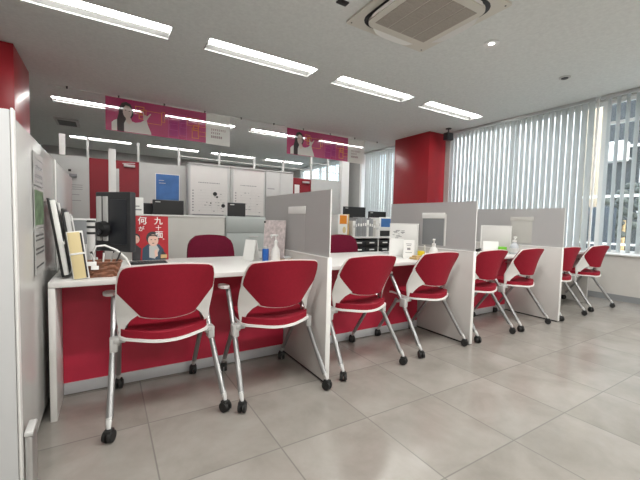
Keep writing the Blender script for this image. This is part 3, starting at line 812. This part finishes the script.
t = thing('picture_folder','blue landscape print propped on the rack, right of the binders','picture',(3.985,4.40,.8005))
MB().box(-.16,.20,-.01,.01,.09,.31,.002).build('sheet', M['paper'], t); MB().box(-.13,.19,-.0125,-.0105,.15,.29).build('blue_print', M['blue'], t); MB().box(-.15,.19,-.03,.03,0,.0895,.003).build('holder', M['black'], t)
desk('grey office desk hidden behind the drawer rack', 2.9,5.1,5.0,5.6)
monitor('computer_monitor','larger black monitor above the row of binders',3.95,5.25,.72,.50,.34,.24)
monitor('computer_monitor','smaller black monitor right of the one above the binders',4.46,5.2,.72,.42,.28,.23)
# orange print etc. done

# ------------------------------------------------------------------ objects on counter 1
Z = DZ+.0006
# brochure racks
def brochure(label,x,y,ln,ang,cols,wy=.2,grp='leaning brochure holders'):
    t = thing('brochure_holder', label,'brochure holder',(x,y,Z),0,grp)
    R_ = Matrix.Rotation(ang,4,'Y')
    MB().box(-.028,-.018,-wy/2,wy/2,.012,ln,.002,mtx=R_).build('back_board', M['black'], t)
    n=len(cols)
    for k,(mm,hh) in enumerate(cols):
        y0=-wy/2+k*wy/n
        MB().box(-.017,.002,y0+.004,y0+wy/n-.004,.02,hh,.002,mtx=R_).build('brochure', M[mm], t)
    MB().box(.0025,.006,-wy/2,wy/2,ln*.42,ln*.46,.001,mtx=R_).build('front_bar', M['whitep'], t)
    return t
brochure('rear leaning black brochure holder against the grey cabinet',-.170,2.33,.42,-.14,[('paper',.41),('black',.39),('lgrey',.40),('paper',.40)],.24)
brochure('middle leaning brochure holder with striped leaflets by the grey cabinet',-.125,2.375,.37,-.14,[('lgrey',.35),('black',.30),('lgrey',.34),('paper',.33)],.22)
t = thing('leaflet_holder','cream leaflets in a narrow upright holder next to the wicker basket','leaflet holder',(-.112,2.165,Z))
Rl = Matrix.Rotation(-.12,4,'Y')
MB().box(-.035,.035,.006,.012,.0,.25,.001,mtx=Rl).build('back_board', M['whitep'], t)
MB().box(-.030,.022,-.004,.0055,.006,.245,.001,mtx=Rl).build('leaflet', M['cream'], t)
MB().box(.0225,.030,-.004,.0055,.006,.24,.001,mtx=Rl).build('leaflet_edge', M['ink'], t)
MB().box(-.035,.035,-.007,-.0045,.13,.14,.001,mtx=Rl).build('front_bar', M['whitep'], t)
# wicker basket
t = thing('wicker_basket','brown wicker basket with pens on the first counter','basket',(-.022,2.245,Z))
bb=MB()
def lr(z,g=0):
    f=.060+.018*z/.075
    return [(f*1.18+g)*1, (f*.8+g)]
ringsn=28; R1=[]; lay=13
sq=lambda a,p: math.copysign(abs(math.cos(a))**p,math.cos(a))
sqs=lambda a,p: math.copysign(abs(math.sin(a))**p,math.sin(a))
rings=[]
for j in range(lay):
    z=.078*j/(lay-1); ax_,ay_=lr(z)
    r=[]
    for k in range(ringsn):
        a=2*PI*k/ringsn; wv=.0028*(1 if (j//2+k//2)%2 else -1)
        r.append(bb.bm.verts.new(((ax_+wv)*sq(a,.5),(ay_+wv)*sqs(a,.5),z)))
    rings.append(r)
for j in range(lay-2,-1,-1):
    z=.078*j/(lay-1); ax_,ay_=lr(z,-.007)
    rings.append([bb.bm.verts.new((max(ax_,.02)*sq(2*PI*k/ringsn,.5),max(ay_,.02)*sqs(2*PI*k/ringsn,.5),max(z,.004))) for k in range(ringsn)])
for i in range(len(rings)-1):
    for k in range(ringsn): bb.bm.faces.new((rings[i][k],rings[i][(k+1)%ringsn],rings[i+1][(k+1)%ringsn],rings[i+1][k]))
bb.bm.faces.new(rings[0][::-1]); bb.bm.faces.new(rings[-1])
bb.build('woven_body', M['wicker'], t, False)
pts=[((lr(.078)[0])*sq(2*PI*k/24,.5),(lr(.078)[1])*sqs(2*PI*k/24,.5),.08) for k in range(25)]
MB().tube(pts,.005,6).build('rim', M['wicker'], t)
b_=MB(); b_.box(-.085,-.025,-.0715,-.0685,.066,.088,.001); b_.box(-.05,-.015,-.0695,-.0665,.045,.066,.001); b_.build('white_label', M['paper'], t)
for i,(px,py,hx,mm,l) in enumerate([(-.03,0,-.02,'black','black pen standing in the wicker basket'),(.0,.01,.01,'whitep','white pen standing in the wicker basket'),(.025,-.01,.035,'alu','silver pen standing in the wicker basket'),(-.01,-.02,-.05,'lgrey','grey pen leaning left in the wicker basket'),(.04,.015,.06,'darkgrey','dark pen leaning right in the wicker basket')]):
    p_=thing('pen',l,'pen',(-.022+px,2.245+py,Z+.006),0,'pens in the basket')
    MB().cyl((0,0,0),(hx*.8,.0,.12),.0045,n=8).build('barrel', M[mm], p_); MB().cyl((hx*.8,0,.1202),(hx*.87,0,.131),.003,n=8).build('tip', M['black'], p_)
# ribbon-like white arch
t = thing('white_cable','curved white band arching above the wicker basket','cable',(.03,2.42,Z))
MB().tube([(-.10,.0,.0085),(-.105,.0,.10),(-.085,0,.15),(-.04,0,.155),(.02,0,.125),(.07,0,.075),(.10,0,.0065)],.0062,8).build('band', M['whitep'], t)
# monitor on arm seen from behind
t = thing('counter_monitor','dark grey monitor seen from behind on the first counter','monitor',(.05,2.74,Z))
a=-.85
Rm=RZ(a)
def mbx(*q,bev=.004): return MB().box(*q,bev,mtx=Rm)
mbx(-.15,.15,-.02,.028,.09,.49,bev=.008).build('rear_housing', M['darkgrey'], t)
mbx(-.14,.14,.0285,.0305,.105,.475,bev=.0005).build('screen', M['black'], t)
mbx(-.02,.12,-.026,-.0205,.14,.44).build('dark_recess', M['screen'], t)
for k in range(2): mbx(-.13+.055*k,-.09+.055*k,-.032,-.0205,.16,.46).build('silver_strip', M['lgrey'], t)
MB().cyl(tuple(Rm@Vector((-.06,-.033,.24))),tuple(Rm@Vector((-.06,-.075,.24))),.055,.048,n=20).build('mount_plate', M['black'], t)
MB().tube([tuple(Rm@Vector((-.06,-.07,.22))),(-.105,-.13,.235),(-.12,-.16,.17),(-.125,-.165,.025)],.016,10).build('mount_arm', M['darkgrey'], t)
MB().cyl((-.125,-.165,0),(-.125,-.165,.02),.05,n=20).build('base', M['darkgrey'], t)
p = thing('white_tube_stand','short light grey tube stand with black rings left of grey monitor','stand',(-.078,2.45,Z))
MB().cyl((0,0,0),(0,0,.29),.021,n=18).build('tube', M['lgrey'], p)
for z in (.255,.22): MB().cyl((0,0,z),(0,0,z+.014),.0218,n=18).build('black_ring', M['black'], p)
MB().cyl((0,0,.2903),(0,0,.302),.024,.02,n=18).build('cap', M['black'], p)
# grey tilted display
t = thing('tilted_display','grey tilted panel with white top edge behind the brochure holders','display',(-.125,2.90,Z))
Rt=Matrix.Rotation(-.5,4,'X')
MB().box(-.085,.085,-.006,.006,.09,.33,.003,mtx=Rt@Matrix.Translation((0,0,0))).build('panel', M['midgrey'], t)
MB().box(-.085,.085,-.008,.008,.3305,.345,.003,mtx=Rt).build('white_edge', M['whitep'], t)
MB().box(-.09,.07,-.07,.07,0,.03,.006).build('base', M['lgrey'], t)
MB().cyl((0,.02,.0305),(0,.07,.12),.014,n=10).build('neck', M['lgrey'], t)
# red poster on stand
t = thing('counter_poster','red poster with white characters and a woman on the first counter','poster',(.285,2.93,Z))
tl=Matrix.Rotation(-.06,4,'X')
W,H=.125,.335
MB().box(-W,W,-.003,.003,.0,H,.0005,mtx=tl).build('board', M['posterred'], t, False)
MB().box(-.10,.10,.012,.05,0,.006,.001).build('foot', M['black'], t)
pl = tl@Matrix.Translation((0,-.0042,0))@FRONT
text_part('lettering', [('何',.062,-.055,.295),('が',.042,-.062,.235),('九',.060,.055,.295),('十',.042,.055,.243),('面',.058,.060,.19),('。',.03,-.02,.29),('。',.03,.10,.165)], M['paper'], t, pl)
def pel(cx,cz,rx,rz,n=16): return [(cx+rx*math.cos(2*PI*k/n),cz+rz*math.sin(2*PI*k/n)) for k in range(n)]
def pfl(name,m,polys,l):
    b_=MB()
    for q in polys: b_.prism(q, lambda u,v,tt: tuple(tl@Vector((u,tt,v))), -.0034-.0004*l-.0003,-.0034-.0004*l)
    b_.build(name,m,t,False)
pfl('printed_clothes', M['denim'], [[(-.06,.0),(-.055,.09),(-.02,.12),(.06,.12),(.09,.08),(.10,.0)]],0)
pfl('printed_dark_jacket', M['ink'], [[(-.124,.0),(-.124,.10),(-.10,.12),(-.065,.09),(-.07,.0)],[(.06,.0),(.08,.07),(.105,.05),(.105,.0)]],1)
pfl('printed_scarf', M['lgrey'], [[(-.01,.02),(-.01,.11),(.04,.115),(.06,.08),(.03,.01)]],2)
pfl('printed_hair', M['ink'], [pel(.015,.168,.046,.05),pel(-.10,.17,.03,.032)],2)
pfl('printed_face', M['skin'], [pel(.018,.150,.036,.045),pel(-.098,.158,.023,.030),[(.03,.02),(.025,.07),(.045,.085),(.05,.03)]],3)
pfl('printed_features', M['ink'], [pel(.005,.155,.006,.003,8),pel(.032,.155,.006,.003,8),pel(.018,.128,.009,.003,8),pel(-.105,.162,.004,.002,8),pel(-.090,.162,.004,.002,8),[(-.015,.18),(.0,.19),(.04,.19),(.05,.175),(.03,.182),(.0,.182)]],4)
pfl('price_box', M['tan'], [[(.07,.012),(.115,.012),(.115,.04),(.07,.04)]],4)
# keyboard
t = thing('keyboard','black keyboard lying in front of the red poster','keyboard',(.25,2.72,Z))
MB().box(-.12,.12,-.045,.045,0,.012,.004).build('case', M['black'], t)
k_=MB()
for i in range(11):
    for j in range(4): k_.box(-.112+i*.0205,-.095+i*.0205,-.038+j*.019,-.022+j*.019,.0122,.016)
k_.build('keys', M['darkgrey'], t, False)
t = thing('leaf_ornament','small pale green folded leaflet beside the basket','leaflet',(.11,2.5,Z))
MB().prism([(-.05,0),(0,.022),(.05,0),(.045,0),(0,.018),(-.045,0)], lambda u,v,tt:(u,tt,v), -.04,.04).build('sheet', M['paper'], t, False)

# white calendar / card stand
def aframe(name,label,cat,x,y,w,h,rz,m='whitep',face=None,grp=None,depth=.07):
    t = thing(name,label,cat,(x,y,Z),rz,grp)
    k=depth/2
    MB().prism([(-k,0),(-.006,h),(.006,h),(k,0),(k-.004,0),(0,h-.012),(-k+.004,0)], lambda u,v,tt:(tt,u,v), -w/2,w/2).build('folded_board', M[m], t, False)
    if face:
        ang=math.atan2(k-.006,h)
        MB().box(-w/2+.008,w/2-.008,-.0018,-.0006,.015,h-.02,0,mtx=Matrix.Translation((0,-k,0))@Matrix.Rotation(-ang,4,'X')).build('printed_face', M[face], t, False)
    return t
aframe('desk_calendar','white folded desk calendar left of blue bottle','calendar',.985,2.66,.10,.165,-.95,face='paper',depth=.10)
aframe('card_stand','small grey card stand between calendar and blue bottle','card stand',1.085,2.71,.05,.09,-.6,m='lgrey',face='paper')
t = thing('blue_canister','small blue canister left of the clear pump bottle','canister',(1.00,2.40,Z))
MB().lathe([(.021,0),(.024,.004),(.024,.110),(.021,.115)]).build('body', M['bluebottle'], t); MB().lathe([(.0185,.1152),(.0185,.126),(.015,.129)]).build('cap', M['lgrey'], t)
def pump(label,x,y,rz,s=1.,m='whitep',bm_='clearplastic',w=.035):
    t = thing('pump_bottle', label,'pump bottle',(x,y,Z),rz,'hand sanitiser pump bottles')
    MB().lathe([(w*.9,0),(w,.006),(w,.075*s),(w*.8,.10*s),(w*.4,.118*s),(w*.38,.13*s)]).build('bottle', M[bm_], t)
    b_=MB(); b_.lathe([(w*.45,.1302*s),(w*.45,.148*s),(w*.16,.152*s),(w*.16,.178*s)]); b_.build('collar', M[m], t)
    b_=MB(); b_.box(-.012,.012,-.05,.014,.1782*s,.1782*s+.013,.004); b_.cyl((0,-.045,.1782*s-.012),(0,-.045,.1782*s+.004),.004,n=8); b_.build('nozzle', M[m], t)
    b_=MB(); b_.lathe([(w+.0006,.02),(w+.0006,.065*s)]); b_.build('label_band', M['paper'] if bm_!='clearplastic' else M['lgrey'], t)
    return t
pump('white pump bottle on the first counter, next to the blue canister',1.05,2.33,-1.2,1.18,bm_='whitep',w=.032)
t = thing('map_sheet','pinkish printed map sheet leaning at the nearest frosted screen','sheet',(1.105,2.50,Z))
a=math.atan2(-.26,.10)
MB().box(-.115,.115,-.002,.002,.0,.325,.0005,mtx=RZ(a)@Matrix.Rotation(-.05,4,'X')).build('board', M['maplines'], t, False)
MB().box(-.10,.10,.001,.030,0,.004,0,mtx=RZ(a)).build('foot', M['clearplastic'], t, False)
MB().box(-.118,-.10,-.004,-.0021,.302,.318,0,mtx=RZ(a)@Matrix.Rotation(-.05,4,'X')).build('clip', M['black'], t, False)
t = thing('wooden_tray','small tan tray with a glass dish by nearest frosted screen','tray',(1.12,2.27,Z))
MB().box(-.045,.045,-.06,.06,0,.045,.003).build('tray', M['tan'], t); MB().lathe([(.02,.0452),(.032,.053),(.034,.066),(.03,.066)],(0,.01,0)).build('dish', M['clearplastic'], t)

# ------------------------------------------------------------------ objects on counter 2 / 3
def board(label,p,q,h,m='whitep'):
    x0,y0=p;x1,y1=q; L_=math.hypot(x1-x0,y1-y0); a=math.atan2(y1-y0,x1-x0)
    t = thing('display_board',label,'display board',((x0+x1)/2,(y0+y1)/2,Z),a,'white boards leaning by the frosted screens')
    MB().box(-L_/2,L_/2,-.005,.005,0,h,.002).build('board', M[m], t)
    b_=MB(); b_.box(-L_/2,L_/2,-.0075,-.0052,h-.012,h); b_.box(-L_/2,-L_/2+.012,-.0075,-.0052,0,h-.0122); b_.box(L_/2-.012,L_/2,-.0075,-.0052,0,h-.0122); b_.build('rim', M['whitep'], t, False)
    b_=MB(); b_.box(-L_/2+.03,-L_/2+.06,.0052,.05,0,.004); b_.box(L_/2-.06,L_/2-.03,.0052,.05,0,.004); b_.build('foot', M['whitep'], t, False)
    return t,L_
t,L_=board('white display board with small sketches on second counter, by middle screen',(2.48,2.68),(2.58,2.39),.322,'paper')
b_=MB(); r=random.Random(2)
for k in range(16):
    u=r.uniform(-L_/2+.03,-.02); v=r.uniform(.16,.25); b_.box(u,u+r.uniform(.01,.05),-.0062,-.0053,v,v+.005)
b_.build('sketch_lines', M['inkgrey'], t, False)
board('plain white display board on third counter, by farthest screen',(4.0,2.68),(4.10,2.35),.322,'white')
aframe('card_stand','white tilted card stand in front of the sketched display board','card stand',2.43,2.53,.13,.17,-.75,face='paper')
t=aframe('card_stand','narrow printed card stand left of the yellow pot','card stand',2.44,2.375,.10,.165,-.75,face='paper')
b_=MB()
for z,w,h in ((.13,.05,.006),(.115,.04,.006),(.075,.03,.022),(.05,.06,.005)): b_.box(-w/2,w/2,-.0008,0,z,z+h,mtx=Matrix.Translation((0,-.037,0))@Matrix.Rotation(-.17,4,'X'))
b_.build('printed_marks', M['inkgrey'], t, False)
t = thing('yellow_pot','small yellow pot left of the pump bottle on second counter','pot',(2.50,2.275,Z))
MB().lathe([(.03,0),(.034,.006),(.034,.06),(.031,.07),(.0,.072)]).build('pot', M['yellow'], t)
t = thing('wooden_tray','tan tray in front of the yellow pot','tray',(2.42,2.245,Z)); MB().box(-.055,.055,-.045,.045,0,.02,.004).build('tray', M['tan'], t); MB().box(-.04,.03,-.03,.03,.0202,.034,.003).build('wooden_blocks', M['tan'], t)
t = thing('pen','white pen standing upright in a holder beside the yellow pot','pen',(2.545,2.262,Z)); MB().cyl((0,0,.008),(-.015,.0,.125),.0045,n=8).build('barrel', M['whitep'], t); MB().lathe([(.014,0),(.012,.018),(.006,.02)]).build('holder', M['lgrey'], t)
pump('white pump bottle on the second counter, right of yellow pot',2.565,2.185,-.9,.98,bm_='whitep',w=.040)
aframe('card_stand','white card stand leaning in front of the plain display board','card stand',3.93,2.50,.17,.13,-.8,face='paper')
t = thing('green_box','bright green box on third counter between card and pump bottle','box',(3.965,2.372,Z)); MB().box(-.04,.04,-.035,.035,0,.075,.004,mtx=RZ(-.8)).build('box', M['green'], t)
t = thing('stapler','small black stapler left of the plain white display board','stapler',(3.86,2.61,Z)); MB().box(-.055,.055,-.018,.018,0,.014,.004).build('base', M['black'], t); MB().box(-.055,.045,-.015,.015,.016,.034,.006,mtx=Matrix.Rotation(-.08,4,'Y')).build('arm', M['black'], t)
pump('clear pump bottle with blue label on the third counter',3.995,2.25,-.8,1.05,w=.048)

# ------------------------------------------------------------------ outside the window
o = tag(MB().box(X1r+.3,22,-8,22,-.35,-.3).build('street', M['asphalt'], None, False),'grey street outside the right-hand windows','street')
o['kind']='structure'
t = thing('building','dark building with white framed windows outside the right window','building',(11.0,2.5,-.3))
MB().box(0,3,-7,1.5,0,8).build('wall', M['facade'], t, False)
MB().box(.3,3.3,1.51,9,0,7).build('side_wall', M['white'], t, False)
for z in (1.7,3.7):
    for y in (-5.6,-3.6,-1.6,.0):
        w=MB(); w.box(-.06,0,y-.75,y+.75,z,z+.05); w.box(-.06,0,y-.75,y+.75,z+1.4,z+1.45)
        for q in (-.75,-.02,.70): w.box(-.06,0,y+q,y+q+.05,z+.051,z+1.399)
        ww=w.build('window_frame', M['lgrey'], t, False)
        MB().box(-.03,-.001,y-.69,y-.025,z+.06,z+1.39).build('pane', M['facadeglass'], ww, False)
        MB().box(-.03,-.001,y+.04,y+.69,z+.06,z+1.39).build('pane', M['facadeglass'], ww, False)
MB().box(-.10,-.0,-7,1.5,3.3,3.36).build('white_ledge', M['whitep'], t, False)
t = thing('outdoor_unit','white outdoor unit fixed high on the dark building','outdoor unit',(10.59,3.62,2.6))
MB().box(-.18,.18,-.22,.22,.03,.50,.04).build('casing', M['whitep'], t); MB().box(.181,.395,-.2,.2,.1,.14).build('wall_bracket', M['midgrey'], t); MB().cyl((-.181,0,.27),(-.188,0,.27),.17,n=20).build('fan_grille', M['lgrey'], t)
t = thing('beige_pillar','beige upright pillar outside, first gap of the open slats','pillar',(9.27,3.56,-.3))
MB().box(-.12,.12,-.14,.14,0,5.2,.01).build('shaft', M['facadebeige'], t); MB().box(-.16,.16,-.18,.18,5.2005,5.35,.01).build('cap', M['facadebeige'], t)
r=random.Random(5)
for i,(y,l) in enumerate([(3.15,'dark leafy bush outside, left of open slats'),(1.7,'dark leafy bush outside the middle of open slats'),(.25,'dark leafy bush outside at far right of the window')]):
    b_=MB()
    for k in range(60):
        v=Vector((max(-.3,min(.3,r.gauss(0,.2))),max(-.5,min(.5,r.gauss(0,.3))),(1.75 if i==0 else 1.0)+r.gauss(0,.25))); b_.ell(v,(.09,.12,.08),6)
    t=thing('bush',l,'bush',(9.9,y,-.3),0,'bushes outside the window'); b_.build('foliage', M['bush'], t); MB().cyl((0,0,0),(0,0,1.5 if i==0 else .8),.04,n=8).build('stem', M['tan'], t)
t = thing('outdoor_locker','dark blue metal box outside behind the farthest chair','locker',(8.9,3.22,-.3))
MB().box(-.2,.2,-.2,.2,.0,1.75,.02).build('box', M['darkblue'], t)
MB().box(-.215,-.2005,-.17,.17,.05,1.70,.005).build('door', M['darkblue'], t)
t = thing('white_railing','white horizontal railing outside beyond the open slats','railing',(8.2,2.3,-.3))
b_=MB(); b_.box(-.02,.02,-3,1.6,1.9,1.95); b_.box(-.02,.02,-3,1.6,1.0,1.04); b_.build('rail', M['whitep'], t, False)
for y in (-3,-1.5,0,1.5): MB().box(-.025,.025,y,y+.05,0,1.95).build('post', M['whitep'], t, False)

# ------------------------------------------------------------------ world / camera
w = bpy.data.worlds.new('sky'); bpy.context.scene.world = w; w.use_nodes = True
bg = w.node_tree.nodes['Background']
sky = w.node_tree.nodes.new('ShaderNodeTexSky'); sky.sky_type='NISHITA'; sky.sun_disc=False; sky.sun_elevation=math.radians(50); sky.sun_rotation=math.radians(200); sky.air_density=1; sky.dust_density=3
mixw = w.node_tree.nodes.new('ShaderNodeMix'); mixw.data_type='RGBA'; mixw.inputs[0].default_value=.75; mixw.inputs[7].default_value=(1.0,1.02,1.05,1)
w.node_tree.links.new(sky.outputs[0], mixw.inputs[6]); w.node_tree.links.new(mixw.outputs[2], bg.inputs['Color'])
bg.inputs['Strength'].default_value = 2.0

cam = bpy.data.cameras.new('camera'); co = bpy.data.objects.new('camera', cam); C.objects.link(co)
R = [(0.85342547,-0.52065667,0.0241164),(-0.00916064,-0.06124582,-0.99808067),(0.52113439,0.85156655,-0.05703829)]
m3 = Matrix(((R[0][0],-R[1][0],-R[2][0]),(R[0][1],-R[1][1],-R[2][1]),(R[0][2],-R[1][2],-R[2][2])))
co.matrix_world = Matrix.Translation((0,0,1.04)) @ m3.to_4x4()
cam.sensor_width = 36; cam.lens = 349.266/640*36; cam.clip_start=.05
S = bpy.context.scene; S.camera = co
S.view_settings.view_transform='Standard'; S.view_settings.look='None'; S.view_settings.gamma=1; S.view_settings.exposure=.98
S.view_settings.use_curve_mapping=False
S.cycles.max_bounces=8; S.cycles.diffuse_bounces=5; S.cycles.transparent_max_bounces=12
